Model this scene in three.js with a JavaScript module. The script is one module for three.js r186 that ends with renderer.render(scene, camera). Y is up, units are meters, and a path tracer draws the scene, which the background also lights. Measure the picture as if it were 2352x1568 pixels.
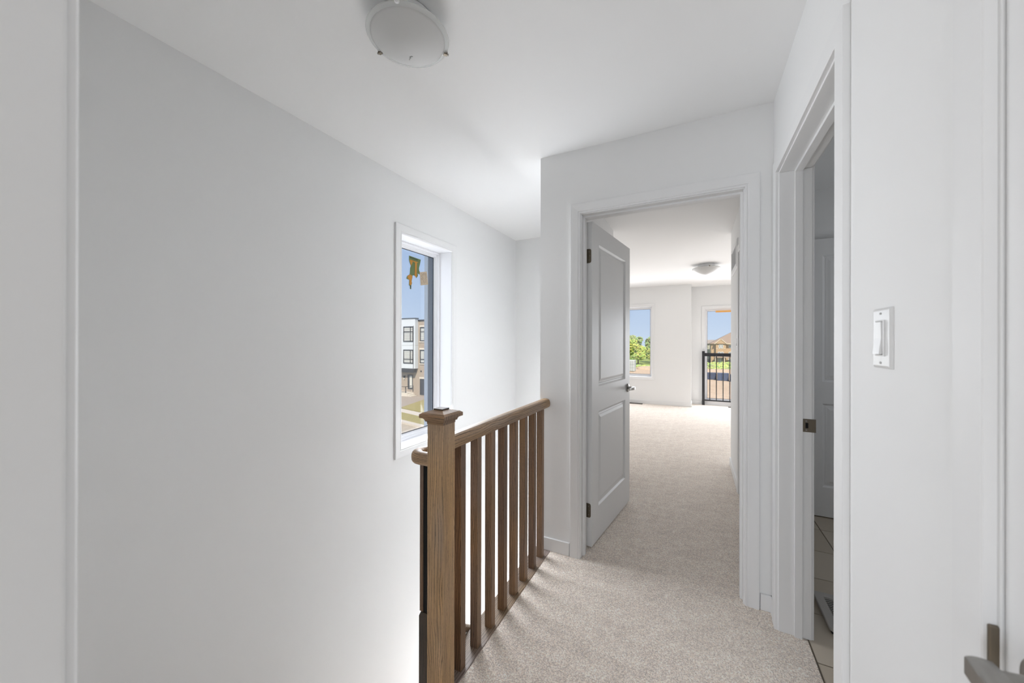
import * as THREE from 'three';
import { mergeGeometries, toCreasedNormals } from 'three/addons/utils/BufferGeometryUtils.js';
import { RoundedBoxGeometry } from 'three/addons/geometries/RoundedBoxGeometry.js';
import { RectAreaLightUniformsLib } from 'three/addons/lights/RectAreaLightUniformsLib.js';

// ---------------------------------------------------------------- camera, sky, sun, window light, exposure
// Plan coordinates: x right, y up, f forward along the hall (three.js z = -f). Hall carpet is y = 0.
const scene = new THREE.Scene();
const renderer = new THREE.WebGLRenderer();
renderer.toneMapping = THREE.LinearToneMapping;
renderer.toneMappingExposure = 1.8;
renderer.shadowMap.enabled = true;
RectAreaLightUniformsLib.init();

const camera = new THREE.PerspectiveCamera(2 * Math.atan(784 / 833) * 180 / Math.PI, 1.5, 0.02, 600);
camera.filmGauge = 36;
camera.position.set(0, 1.29, 0);
camera.rotation.set(0.03 * Math.PI / 180, 26.84 * Math.PI / 180, 0.116 * Math.PI / 180, 'YXZ');
camera.focus = 2.4;
camera.userData.fStop = 4.4;

{ // clear summer sky: pale at the horizon, blue above
  const W = 8, Hh = 256, d = new Float32Array(W * Hh * 4);
  for (let r = 0; r < Hh; r++) {
    const e = Math.max(0, Math.sin(((r + 0.5) / Hh - 0.5) * Math.PI)), t = Math.pow(e, 0.55);
    for (let c = 0; c < W; c++) {
      const k = (r * W + c) * 4;
      d[k] = 0.33 - 0.25 * t; d[k + 1] = 0.40 - 0.225 * t; d[k + 2] = 0.49 - 0.11 * t; d[k + 3] = 1;
    }
  }
  const t = new THREE.DataTexture(d, W, Hh, THREE.RGBAFormat, THREE.FloatType);
  t.mapping = THREE.EquirectangularReflectionMapping; t.magFilter = THREE.LinearFilter; t.needsUpdate = true;
  scene.background = t; scene.environment = t;
}
const sun = new THREE.DirectionalLight(0xfff1dc, 3.1);
sun.position.set(25, 60, 50); sun.target.position.set(0, 0, 0); sun.castShadow = true;
sun.shadow.camera.left = -140; sun.shadow.camera.right = 140; sun.shadow.camera.top = 140; sun.shadow.camera.bottom = -140; sun.shadow.camera.far = 400;
scene.add(sun, sun.target);

// daylight as area lights; rear room, lower hall and bathroom ones are added fill
function windowLight(name, w, h, pos, look, intensity) {
  const l = new THREE.RectAreaLight(0xf7faff, intensity, w, h);
  l.name = name; l.position.set(pos[0], pos[1], -pos[2]); l.lookAt(look[0], look[1], -look[2]); scene.add(l);
}
windowLight('stair_window_daylight', 0.56, 1.46, [-1.60, 1.294, 2.194], [5, -1.60, 2.0], 4.5);
windowLight('stair_window_glass_daylight', 0.48, 1.38, [-1.970, 1.294, 2.194], [5, 1.294, 2.194], 0.8);
windowLight('bedroom_window_daylight', 1.34, 1.42, [-1.51, 1.294, 7.86], [-1.51, -0.9, 0], 1.75);
windowLight('bedroom_window_glass_daylight', 1.26, 1.34, [-1.51, 1.294, 8.165], [-1.51, 1.294, 0], 0.9);
windowLight('patio_door_daylight', 1.70, 1.78, [1.06, 1.02, 8.22], [1.06, -1.2, 0], 2.9);
windowLight('patio_door_glass_daylight', 1.60, 1.70, [1.06, 1.0, 8.575], [1.06, 1.0, 0], 0.9);
windowLight('rear_room_added_fill', 1.70, 1.50, [-0.60, 1.35, -3.08], [-0.60, 1.25, 0], 2.5);  // added fill from behind the camera, source unseen
windowLight('lower_hall_added_fill', 0.90, 1.28, [-0.925, -2.20, 3.10], [-5, -2.6, 3.10], 8.8);  // added fill that brightens the stairwell from below
windowLight('bathroom_added_fill', 0.54, 0.54, [1.98, 1.60, 2.70], [-5, 1.60, 2.70], 1.4);  // added fill for the dim bathroom, source unseen

// ---------------------------------------------------------------- helpers
let seed = 7;
const rnd = () => { seed = (seed * 1664525 + 1013904223) >>> 0; return seed / 4294967296; };
const rr = (a, b) => a + (b - a) * rnd();
const V = (x, y, f) => new THREE.Vector3(x, y, -f);
const used = new Map();
function numbered(n) { const k = used.get(n) || 0; used.set(n, k + 1); return k ? n + '_' + String(k).padStart(3, '0') : n; }
function flat(g) { // non-indexed with position, normal, uv only
  let q = g.index ? g.toNonIndexed() : g;
  for (const k of Object.keys(q.attributes)) if (!['position', 'normal', 'uv'].includes(k)) q.deleteAttribute(k);
  if (!q.attributes.normal) q.computeVertexNormals();
  if (!q.attributes.uv) q.setAttribute('uv', new THREE.BufferAttribute(new Float32Array(q.attributes.position.count * 2), 2));
  return q;
}
function uvBox(g, grain = 'y', ou = 0, ov = 0) { // uv in metres from the object's own position, v along the grain
  const q = flat(g), p = q.attributes.position, n = q.attributes.normal, uv = q.attributes.uv;
  for (let i = 0; i < p.count; i += 3) {
    const ax = Math.abs(n.getX(i)), ay = Math.abs(n.getY(i)), az = Math.abs(n.getZ(i));
    const m = ax >= ay && ax >= az ? 'x' : ay >= az ? 'y' : 'z';
    for (let k = i; k < i + 3; k++) {
      const c = { x: p.getX(k), y: p.getY(k), z: p.getZ(k) };
      let v = grain, u;
      if (m === grain) { v = grain === 'y' ? 'z' : 'y'; }
      u = ['x', 'y', 'z'].find((a) => a !== m && a !== v);
      uv.setXY(k, c[u] + ou + (m === 'x' ? 0.037 : 0), c[v] + ov);
    }
  }
  return q;
}
const merge = (gs) => mergeGeometries(gs.map(flat), false);
function bx(x0, x1, y0, y1, f0, f1) {
  const g = new THREE.BoxGeometry(Math.abs(x1 - x0), Math.abs(y1 - y0), Math.abs(f1 - f0));
  g.translate((x0 + x1) / 2, (y0 + y1) / 2, -(f0 + f1) / 2);
  return uvBox(g);
}
function rb(x0, x1, y0, y1, f0, f1, r = 0.003, s = 2) {
  const g = new RoundedBoxGeometry(Math.abs(x1 - x0), Math.abs(y1 - y0), Math.abs(f1 - f0), s, r);
  g.translate((x0 + x1) / 2, (y0 + y1) / 2, -(f0 + f1) / 2);
  return uvBox(g);
}
function ring(corner, offs, closed, profile, map) { // sweep of a profile [u outward, v proud] round an opening, mitred corners
  const P = [], n = corner.length, m = profile.length, pt = (i, j) => map(corner[i][0] + offs[i][0] * profile[j][0], corner[i][1] + offs[i][1] * profile[j][0], profile[j][1]);
  for (let i = 0; i < (closed ? n : n - 1); i++) for (let j = 0; j < m - 1; j++) {
    const a = pt(i, j), b = pt((i + 1) % n, j), c = pt((i + 1) % n, j + 1), d = pt(i, j + 1);
    P.push(a, b, c, a, c, d);
  }
  const cen = new THREE.Vector3(); P.forEach((p) => cen.add(p)); cen.divideScalar(P.length);
  let vol = 0; // orientation of the first leg
  const q = (closed ? P : P.slice(0, (m - 1) * 6)), c0 = new THREE.Vector3(); q.forEach((p) => c0.add(p)); c0.divideScalar(q.length);
  for (let i = 0; i < q.length; i += 3) vol += q[i].clone().sub(c0).dot(q[i + 1].clone().sub(c0).cross(q[i + 2].clone().sub(c0)));
  const arr = new Float32Array(P.length * 3);
  for (let i = 0; i < P.length; i += 3) { const o = vol < 0 ? [0, 2, 1] : [0, 1, 2]; for (let k = 0; k < 3; k++) P[i + o[k]].toArray(arr, (i + k) * 3); }
  const g = new THREE.BufferGeometry(); g.setAttribute('position', new THREE.BufferAttribute(arr, 3)); g.computeVertexNormals();
  return uvBox(g);
}
const DOOR_OFF = [[-1, 0], [-1, 1], [1, 1], [1, 0]], LOOP_OFF = [[-1, -1], [-1, 1], [1, 1], [1, -1]];
const rectDoor = (a0, a1, b0, b1) => [[a0, b0], [a0, b1], [a1, b1], [a1, b0]];
const onF = (f, s) => (a, b, v) => V(a, b, f + s * v);  // plane of constant f, proud towards s
const onX = (x, s) => (a, b, v) => V(x + s * v, b, a);  // plane of constant x
function mesh(name, g, mat, parent, label) {
  const m = new THREE.Mesh(Array.isArray(g) ? merge(g) : g, mat);
  m.name = parent === scene || !parent ? numbered(name) : name; m.castShadow = m.receiveShadow = true;
  if (label) m.userData.label = label;
  (parent || scene).add(m); return m;
}
function tag(o, label, category, group, kind) { o.userData = { ...o.userData, label, category }; if (group) o.userData.group = group; if (kind) o.userData.kind = kind; return o; }
function thing(name, label, category, group, pos = [0, 0, 0], kind) {
  const g = new THREE.Group(); g.name = numbered(name); g.position.set(pos[0], pos[1], -pos[2]); scene.add(g);
  return tag(g, label, category, group, kind);
}
const struct = (name, g, mat, label, category) => tag(mesh(name, g, mat, scene), label, category, null, 'structure');
const structG = (name, label, category, pos) => thing(name, label, category, null, pos, 'structure');
function tubeAlong(pts, r, seg = 24, rad = 12, closed = false) {
  return flat(new THREE.TubeGeometry(new THREE.CatmullRomCurve3(pts, closed, 'centripetal'), seg, r, rad, closed));
}
function cyl(r0, r1, h, seg = 24) { return flat(new THREE.CylinderGeometry(r0, r1, h, seg)); }

// ---------------------------------------------------------------- textures and materials
const hash = (x, y, s) => { let h = (x * 374761393 + y * 668265263 + s * 2147483647) | 0; h = (h ^ (h >>> 13)) * 1274126177 | 0; return ((h ^ (h >>> 16)) >>> 0) / 4294967296; };
function vnoise(x, y, s, px = 1e9, py = 1e9) {
  const ix = Math.floor(x), iy = Math.floor(y), fx = x - ix, fy = y - iy, a = fx * fx * (3 - 2 * fx), b = fy * fy * (3 - 2 * fy);
  const m = (v, p) => ((v % p) + p) % p, H = (i, j) => hash(m(i, px), m(j, py), s);
  return (H(ix, iy) * (1 - a) + H(ix + 1, iy) * a) * (1 - b) + (H(ix, iy + 1) * (1 - a) + H(ix + 1, iy + 1) * a) * b;
}
function tex(w, h, fn, srgb = true) {
  const d = new Uint8Array(w * h * 4);
  for (let y = 0; y < h; y++) for (let x = 0; x < w; x++) {
    const c = fn(x / w, y / h, x, y), k = (y * w + x) * 4;
    for (let i = 0; i < 3; i++) d[k + i] = Math.max(0, Math.min(255, c[i]));
    d[k + 3] = 255;
  }
  const t = new THREE.DataTexture(d, w, h); t.wrapS = t.wrapT = THREE.RepeatWrapping; t.magFilter = THREE.LinearFilter; t.minFilter = THREE.LinearMipmapLinearFilter; t.generateMipmaps = true;
  if (srgb) t.colorSpace = THREE.SRGBColorSpace; t.needsUpdate = true; return t;
}
// stained oak: 0.16 m x 1.2 m, open dark pores in arching growth lines
function oak(s, base, knot) {
  const t = tex(256, 1536, (u, v, px, py) => {
    const X = u * 0.16, Y = v * 1.2;
    let w = 0.020 * (vnoise(u * 3, v * 4, s, 3, 4) - 0.5) + 0.010 * (vnoise(u * 5, v * 12, s + 1, 5, 12) - 0.5);
    let r = X + w, near = 0;
    if (knot) { const dx = X - knot[0], dy = (Y - knot[1]) * 0.22, q = Math.exp(-(dx * dx + dy * dy) / 0.00012); r += 0.012 * q * Math.sign(dx + 1e-6); near = Math.exp(-(dx * dx + dy * dy * 3) / 0.000018); }
    const line = r / 0.0088, fr = line - Math.floor(line), thick = 0.10 + 0.13 * vnoise(Math.floor(line) * 3.7, v * 9, s + 2);
    const pore = vnoise(u * 128, v * 70, s + 3, 128, 70), fib = vnoise(u * 90, v * 14, s + 4, 90, 14), band = vnoise(u * 4, v * 2, s + 5, 4, 2), patch = vnoise(u * 2, v * 6, s + 6, 2, 6);
    let k = 0.88 + 0.20 * (fib - 0.5) + 0.22 * (band - 0.5);
    if (fr < thick) k *= 0.42 + 0.34 * pore; else if (pore > 0.80) k *= 0.88;
    k *= 1 - 0.45 * near;
    const g = (patch - 0.5) * 0.30; // greyer and browner stain patches
    return [base[0] * k * (1 + 0.25 * g), base[1] * k, base[2] * k * (1 - 0.7 * g)];
  });
  t.repeat.set(1 / 0.16, 1 / 1.2); return t;
}
const woodMat = (t, rough = 0.5) => new THREE.MeshPhysicalMaterial({ map: t, roughness: rough, clearcoat: 0.15, clearcoatRoughness: 0.45 });
const M = {};
M.newel = woodMat(oak(11, [238, 194, 144], [0.052, 0.60]));
M.oakA = woodMat(oak(23, [178, 142, 110]));
M.oakB = woodMat(oak(37, [152, 118, 90]));
M.oakC = woodMat(oak(51, [172, 136, 104]));
M.oakRail = woodMat(oak(67, [204, 168, 132]), 0.42);
M.oakPlate = woodMat(oak(83, [172, 150, 130]), 0.38);
M.oakDark = woodMat(oak(97, [84, 72, 62]), 0.6);
const std = (c, rough = 0.6, extra = {}) => new THREE.MeshStandardMaterial({ color: c, roughness: rough, ...extra });
const lin = (r, g = r, b = r) => new THREE.Color().setRGB(r, g, b);
M.wall = std(lin(0.905, 0.905, 0.897), 0.75);
M.ceil = std(lin(0.925, 0.925, 0.917), 0.9);
M.trim = std(lin(0.885, 0.885, 0.88), 0.55);
M.door = std(lin(0.875, 0.875, 0.87), 0.40);
M.vinyl = std(lin(0.86, 0.86, 0.87), 0.30);
M.plastic = new THREE.MeshPhysicalMaterial({ color: lin(0.76, 0.76, 0.75), roughness: 0.34, clearcoat: 0.12, clearcoatRoughness: 0.15 });
M.nickel = std(lin(0.34, 0.33, 0.31), 0.32, { metalness: 1 });
M.bronze = std(lin(0.20, 0.17, 0.13), 0.42, { metalness: 0.9 });
M.black = std(lin(0.004), 0.9);
M.blackMetal = std(lin(0.012, 0.012, 0.016), 0.45);
M.darkSlot = std(lin(0.02), 0.8);  // near-black for the shade inside slots and under covers
M.glass = new THREE.MeshPhysicalMaterial({ color: 0xffffff, roughness: 0.02, transmission: 1, thickness: 0, ior: 1.5 });
M.frost = new THREE.MeshPhysicalMaterial({ color: lin(0.80, 0.80, 0.79), roughness: 0.55, transmission: 0.4, thickness: 0 });
M.clearRim = new THREE.MeshPhysicalMaterial({ color: lin(0.86, 0.87, 0.86), roughness: 0.12, transmission: 0.55, thickness: 0 });
{
  const N = 1024; // carpet: twisted cut pile, 0.7 m tile
  const tuft = (x, y) => 0.55 * vnoise(x / 5, y / 5, 5, 205, 205) + 0.30 * vnoise(x / 2.4, y / 2.4, 6, 427, 427) + 0.15 * hash(x, y, 9);
  const col = tex(N, N, (u, v, x, y) => {
    const a = tuft(x, y), b = vnoise(x / 60, y / 60, 8, 17, 17), c = vnoise(x / 7, y / 7, 12, 146, 146), k = 0.70 + 0.50 * a + 0.06 * (b - 0.5);
    return [250 * k, (236 + 5 * (c - 0.5)) * k, (223 + 10 * (c - 0.5)) * k];
  });
  const bmp = tex(N, N, (u, v, x, y) => { const a = tuft(x, y) * 255; return [a, a, a]; }, false);
  for (const t of [col, bmp]) t.repeat.set(1 / 0.7, 1 / 0.7);
  M.carpet = new THREE.MeshPhysicalMaterial({ map: col, bumpMap: bmp, bumpScale: 0.003, roughness: 1, sheen: 0.3, sheenRoughness: 0.8, sheenColor: lin(0.5, 0.48, 0.45) });
}
M.tile = std(0xc4b8a6, 0.45); M.tile2 = std(0xcabfae, 0.48); M.grout = std(0x8d8477, 0.9);

// ---------------------------------------------------------------- room shell
const C = 2.44, T = 0.117;
// floor
struct('floor', [bx(-0.797, 0.333, -0.25, 0, 1.00, 2.113), bx(-0.87, 0.333, -0.25, 0, -0.03, 1.00), bx(-0.63, 0.25, -0.25, 0, 2.113, 2.24), bx(-0.80, 0.36, -0.25, 0, 2.24, 3.82), bx(-3.1, 3.3, -0.25, 0, 3.82, 8.62), bx(0.333, 0.437, -0.25, 0, 1.20, 2.0), bx(-2.6, 1.6, -0.25, 0, -3.3, -0.03)].map((g) => uvBox(g)), M.carpet, 'beige cut-pile carpet over hall and bedroom floor', 'carpet');
// ceiling
struct('ceiling', [bx(-2.05, 2.1, C, C + 0.2, -0.1, 3.90), bx(-3.2, 3.4, C, C + 0.2, 3.90, 8.75), bx(-2.7, 1.7, C, C + 0.2, -3.4, -0.1), bx(-2.7, -2.05, C, C + 0.2, -0.1, 0.15)], M.ceil, 'smooth white ceiling over the hall and bedroom', 'ceiling');
// stair wall with the tall window
const WF0 = 1.902, WF1 = 2.486, WY0 = 0.545, WY1 = 2.043, XL = -1.83, XLo = -2.03;
struct('wall_left', [bx(XLo, XL, -2.9, WY0, 0.0, 3.82), bx(XLo, XL, WY0, WY1, 0.0, WF0), bx(XLo, XL, WY0, WY1, WF1, 3.82), bx(XLo, XL, WY1, C, 0.0, 3.82)], M.wall, 'white stairwell wall around the tall narrow window', 'wall');
struct('wall_stair', [bx(-1.83, -0.87, -2.9, C, 3.70, 3.76), bx(-0.87, -0.80, -2.9, -0.26, 3.70, 3.76)], M.wall, 'white far wall of the stairwell', 'wall');
const E0 = 2.113, E1 = 2.23, EX0 = -0.624, EX1 = 0.229, EY = 2.065;
struct('wall_end', [bx(-0.87, EX0, 0, C, E0, E1), bx(EX1, 0.333, 0, C, E0, E1), bx(EX0, EX1, EY, C, E0, E1)], M.wall, 'white hall end wall around the bedroom doorway', 'wall');
struct('wall_passage_left', [bx(-0.87, -0.76, 0, C, E1, 3.82)], M.wall, 'white wall beside the open bedroom door', 'wall');
struct('wall_under_stair', [bx(-0.90, -0.80, -2.9, -0.04, 1.04, 2.60), bx(-0.90, -0.80, -2.9, -0.04, 3.60, 3.70), bx(-0.90, -0.80, -1.50, -0.04, 2.60, 3.60), bx(-0.90, -0.87, -2.9, -0.25, -0.1, 1.04)], M.wall, 'white stairwell side wall below the hall floor', 'wall');
const XR = 0.333, XR1 = 0.45, B0 = 1.218, B1 = 1.985, N0 = 0.16, N1 = 0.664;
struct('wall_right', [bx(XR, XR1, 0, C, B1 + 0.018, 4.45), bx(XR, XR1, 0, C, N1 + 0.018, B0 - 0.018), bx(XR, XR1, 0, C, -0.03, N0 - 0.018), bx(XR, XR1, EY, C, N0 - 0.018, N1 + 0.018), bx(XR, XR1, EY, C, B0 - 0.018, B1 + 0.018)], M.wall, 'white right-hand hall wall with the light switch', 'wall');
struct('wall_near', [bx(-1.83, -0.468, 0, C, -0.03, 0.096), bx(-0.468, 0.333, 2.065, C, -0.03, 0.096), bx(-1.83, -0.87, -2.9, 0, -0.1, 0.096)], M.wall, 'white wall around the doorway at the near end of the hall', 'wall');
// bathroom shell
struct('wall_bathroom', [bx(0.45, 2.0, 0, C, 3.48, 3.60), bx(2.0, 2.1, 0, C, 0.8, 2.42), bx(2.0, 2.1, 0, C, 2.98, 3.60), bx(2.0, 2.1, 0, 1.32, 2.42, 2.98), bx(2.0, 2.1, 1.88, C, 2.42, 2.98), bx(0.45, 2.0, 0, C, 0.80, 0.92)], M.wall, 'plain bathroom walls seen through the narrow gap', 'wall');
struct('wall_closet', [bx(0.45, 1.1, 0, C, 0.68, 0.80), bx(1.0, 1.1, 0, C, -0.03, 0.68), bx(0.45, 1.1, 0, C, -0.1, 0.0)], M.wall, 'closet walls behind the closed near door', 'wall');
// bedroom shell
const Z2 = 8.03, Z3 = 8.48, W2 = [-2.20, -0.812, 0.561, 2.027], PD = [0.175, 1.95, 0.02, 1.972];
struct('wall_bedroom_front', [bx(-3.0, W2[0], 0, C, Z2, 8.23), bx(W2[1], -0.077, 0, C, Z2, 8.23), bx(W2[0], W2[1], 0, W2[2], Z2, 8.23), bx(W2[0], W2[1], W2[3], C, Z2, 8.23), bx(-0.20, -0.077, 0, C, 8.23, 8.66)], M.wall, 'white projecting bedroom wall with the casement window', 'wall');
struct('wall_bedroom_recess', [bx(-0.077, PD[0], 0, C, Z3, 8.66), bx(PD[1], 3.2, 0, C, Z3, 8.66), bx(PD[0], PD[1], PD[3], C, Z3, 8.66), bx(PD[0], PD[1], -0.25, PD[2], Z3, 8.66)], M.wall, 'white recessed bedroom wall around the patio door', 'wall');
struct('wall_bedroom_sides', [bx(-3.1, -3.0, 0, C, 3.70, 8.23), bx(3.2, 3.3, 0, C, 4.33, 8.66), bx(0.45, 3.2, 0, C, 4.33, 4.45), bx(-3.0, -0.87, 0, C, 3.765, 3.82)], M.wall, 'white side and back walls of the bedroom', 'wall');
// room behind the doorway the camera stands in
struct('wall_rear_room', [bx(-2.6, -2.5, 0, C, -3.3, 0.096), bx(1.5, 1.6, 0, C, -3.3, 0.0), bx(0.333, 1.5, 0, C, -0.1, 0.0), bx(-2.5, -1.83, 0, C, -0.03, 0.096), bx(-2.5, -1.5, 0, C, -3.3, -3.1), bx(0.3, 1.5, 0, C, -3.3, -3.1), bx(-1.5, 0.3, 0, 0.55, -3.3, -3.1), bx(-1.5, 0.3, 2.15, C, -3.3, -3.1)], M.wall, 'white walls of the room behind the near doorway', 'wall');
struct('wall_stair_lower', [bx(-2.03, -0.80, -3.05, -2.9, -0.1, 3.82)], M.wall, 'floor slab at the foot of the stairwell', 'slab');

// ---------------------------------------------------------------- trim: baseboards, door linings and casings
const BASE = (gs, name, label) => struct(name, gs, M.trim, label, 'baseboard');
const bh = 0.078, bt = 0.012;
BASE([rb(-0.87, -0.676, 0, bh, E0 - bt, E0 + 0.002), rb(0.281, XR + 0.002, 0, bh, E0 - bt, E0 + 0.002)], 'baseboard_end', 'low white baseboard on the hall end wall');
BASE([rb(XR - bt, XR + 0.002, 0, bh, 2.055, E0), rb(XR - bt, XR + 0.002, 0, bh, 0.735, 1.148)], 'baseboard_right', 'low white baseboard under the hall light switch');
BASE([rb(XR - bt, XR + 0.002, 0, bh, E1, 2.80), rb(XR - bt, XR + 0.002, 0, bh, 3.69, 4.45)], 'baseboard_passage', 'white baseboard along the bedroom passage wall');
BASE([rb(-3.0, -0.077, 0, bh, Z2 - bt, Z2 + 0.002), rb(-0.079, -0.077 + bt, 0, bh, Z2 - bt, Z3), rb(-0.077, 0.11, 0, bh, Z3 - bt, Z3 + 0.002)], 'baseboard_bedroom', 'white baseboard along the bedroom window wall');
BASE([rb(-0.762, -0.76 + bt, 0, bh, E1, 3.82)], 'baseboard_passage_left', 'white baseboard behind the open bedroom door');

const CAS = [[0, 0], [0, 0.008], [0.003, 0.010], [0.009, 0.010], [0.011, 0.0085], [0.014, 0.0115], [0.050, 0.0140], [0.0585, 0.0140], [0.060, 0.0125], [0.060, 0]];
const PLAIN = [[0, 0], [0, 0.0125], [0.0015, 0.014], [0.0585, 0.014], [0.060, 0.0125], [0.060, 0]];
const casing = (a0, a1, b1, map, prof = CAS) => ring(rectDoor(a0, a1, 0, b1), DOOR_OFF, false, prof, map);
{ // bedroom doorway
  const t = structG('trim_1', 'white casing and lining of the bedroom doorway', 'door frame');
  mesh('casing', casing(-0.612, 0.217, 2.053, onF(E0, -1)), M.trim, t);
  mesh('casing', casing(-0.612, 0.217, 2.053, onF(E1, 1)), M.trim, t);
  mesh('jamb', rb(-0.624, -0.606, 0, 2.047, E0 - 0.001, E1 + 0.001, 0.002), M.trim, t);
  mesh('jamb', rb(0.211, 0.229, 0, 2.047, E0 - 0.001, E1 + 0.001, 0.002), M.trim, t);
  mesh('head_jamb', rb(-0.624, 0.229, 2.047, 2.065, E0 - 0.001, E1 + 0.001, 0.002), M.trim, t);
  mesh('door_stop', ring(rectDoor(-0.606, 0.211, 0, 2.047), [[1, 0], [1, -1], [-1, -1], [-1, 0]], false, [[0, 0], [0.010, 0.001], [0.010, 0.034], [0, 0.036]], onF(2.150, 1)), M.trim, t);
}
{ // bathroom doorway in the right wall
  const t = structG('trim_2', 'white casing and lining of the bathroom doorway', 'door frame');
  mesh('casing', casing(B0 - 0.006, B1 + 0.006, 2.053, onX(XR, -1), PLAIN), M.trim, t);
  mesh('casing', casing(B0 - 0.006, B1 + 0.006, 2.053, onX(XR1, 1)), M.trim, t);
  mesh('jamb', rb(XR - 0.001, XR1 + 0.001, 0, 2.047, B1, B1 + 0.018, 0.002), M.trim, t);
  mesh('jamb', rb(XR - 0.001, XR1 + 0.001, 0, 2.047, B0 - 0.018, B0, 0.002), M.trim, t);
  mesh('head_jamb', rb(XR - 0.001, XR1 + 0.001, 2.047, 2.065, B0 - 0.018, B1 + 0.018, 0.002), M.trim, t);
  mesh('door_stop', ring(rectDoor(B0, B1, 0, 2.047), [[1, 0], [1, -1], [-1, -1], [-1, 0]], false, [[0, 0], [0.010, 0.001], [0.010, 0.028], [0, 0.030]], onX(0.388, 1)), M.trim, t);
  const s = mesh('strike_plate', rb(0.4185, 0.4635, 0.900, 0.957, B1 - 0.0018, B1 + 0.001, 0.0012), M.bronze, t, 'dark metal strike plate with latch hole');
  mesh('latch_hole', rb(0.427, 0.437, 0.917, 0.940, B1 - 0.0024, B1, 0.0005), M.black, s);
  for (const y of [0.909, 0.948]) mesh('screw', cyl(0.0033, 0.0033, 0.002, 14).rotateX(Math.PI / 2).translate(0.430, y, -(B1 - 0.002)), M.nickel, s);
}
{ // closet doorway beside the camera
  const t = structG('trim_3', 'white casing and lining of the closet doorway next to the switch', 'door frame');
  mesh('casing', casing(N0 - 0.005, N1 + 0.005, 2.053, onX(XR, -1), PLAIN), M.trim, t);
  mesh('jamb', rb(XR - 0.001, XR1, 0, 2.047, N1, N1 + 0.018, 0.002), M.trim, t);
  mesh('jamb', rb(XR - 0.001, XR1, 0, 2.047, N0 - 0.018, N0, 0.002), M.trim, t);
  mesh('head_jamb', rb(XR - 0.001, XR1, 2.047, 2.065, N0 - 0.018, N1 + 0.018, 0.002), M.trim, t);
  mesh('strike_plate', rb(0.3235, 0.3345, 0.884, 0.942, N1 + 0.001, N1 + 0.0062, 0.002), M.bronze, t, 'dark metal strike plate lip');
}
{ // the doorway in which the camera stands
  const t = structG('trim_4', 'white lining and casing of the near doorway', 'door frame');
  mesh('casing', casing(-0.4545, 0.310, 2.053, onF(0.096, 1)).clone(), M.trim, t);
  mesh('jamb', rb(-0.468, -0.450, 0, 2.047, -0.031, 0.0985, 0.003), M.trim, t);
  mesh('jamb', rb(0.306, 0.324, 0, 2.047, -0.031, 0.0985, 0.003), M.trim, t);
  mesh('head_jamb', rb(-0.468, 0.324, 2.047, 2.065, -0.031, 0.0985, 0.003), M.trim, t);
}
{ // doorway further along the bedroom passage
  const t = structG('trim_5', 'white door casing on the bedroom passage wall by the return grille', 'door frame');
  mesh('casing', casing(2.86, 3.62, 2.053, onX(XR, -1)), M.trim, t);
  mesh('door_panel', rb(0.3305, 0.334, 0.01, 2.05, 2.865, 3.615, 0.001), M.door, t);
}

// ---------------------------------------------------------------- doors
function panelLeaf(L, Hd, th, stile = 0.115, mid = [0.83, 0.99], top = 0.122, bot = 0.215) { // local: x along width from the hinge, y up, z across the thickness (front +z)
  const gs = [], pan = [[stile, L - stile, bot, mid[0]], [stile, L - stile, mid[1], Hd - top]];
  const b = (x0, x1, y0, y1, z = th) => { const g = new THREE.BoxGeometry(x1 - x0, y1 - y0, z); g.translate((x0 + x1) / 2, (y0 + y1) / 2, 0); return g; };
  gs.push(b(0, stile, 0, Hd), b(L - stile, L, 0, Hd), b(stile, L - stile, 0, bot), b(stile, L - stile, mid[0], mid[1]), b(stile, L - stile, Hd - top, Hd));
  for (const [x0, x1, y0, y1] of pan) for (const s of [1, -1]) {
    const prof = [[0, 0], [-0.004, -0.004], [-0.010, -0.0105], [-0.017, -0.0115], [-0.022, -0.009], [-0.030, -0.0085], [-0.046, -0.0035], [-0.052, -0.003]];
    gs.push(ring([[x0, y0], [x0, y1], [x1, y1], [x1, y0]], LOOP_OFF, true, [...prof, [-0.052, -0.016], [0, -0.016], [0, 0]], (a, c, v) => new THREE.Vector3(a, c, s * (th / 2 + v))));
    const f = new THREE.BoxGeometry(x1 - x0 - 0.10, y1 - y0 - 0.10, 0.010); f.translate((x0 + x1) / 2, (y0 + y1) / 2, s * (th / 2 - 0.003 - 0.005)); gs.push(f);
  }
  return merge(gs.map((g) => uvBox(g)));
}
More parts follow.
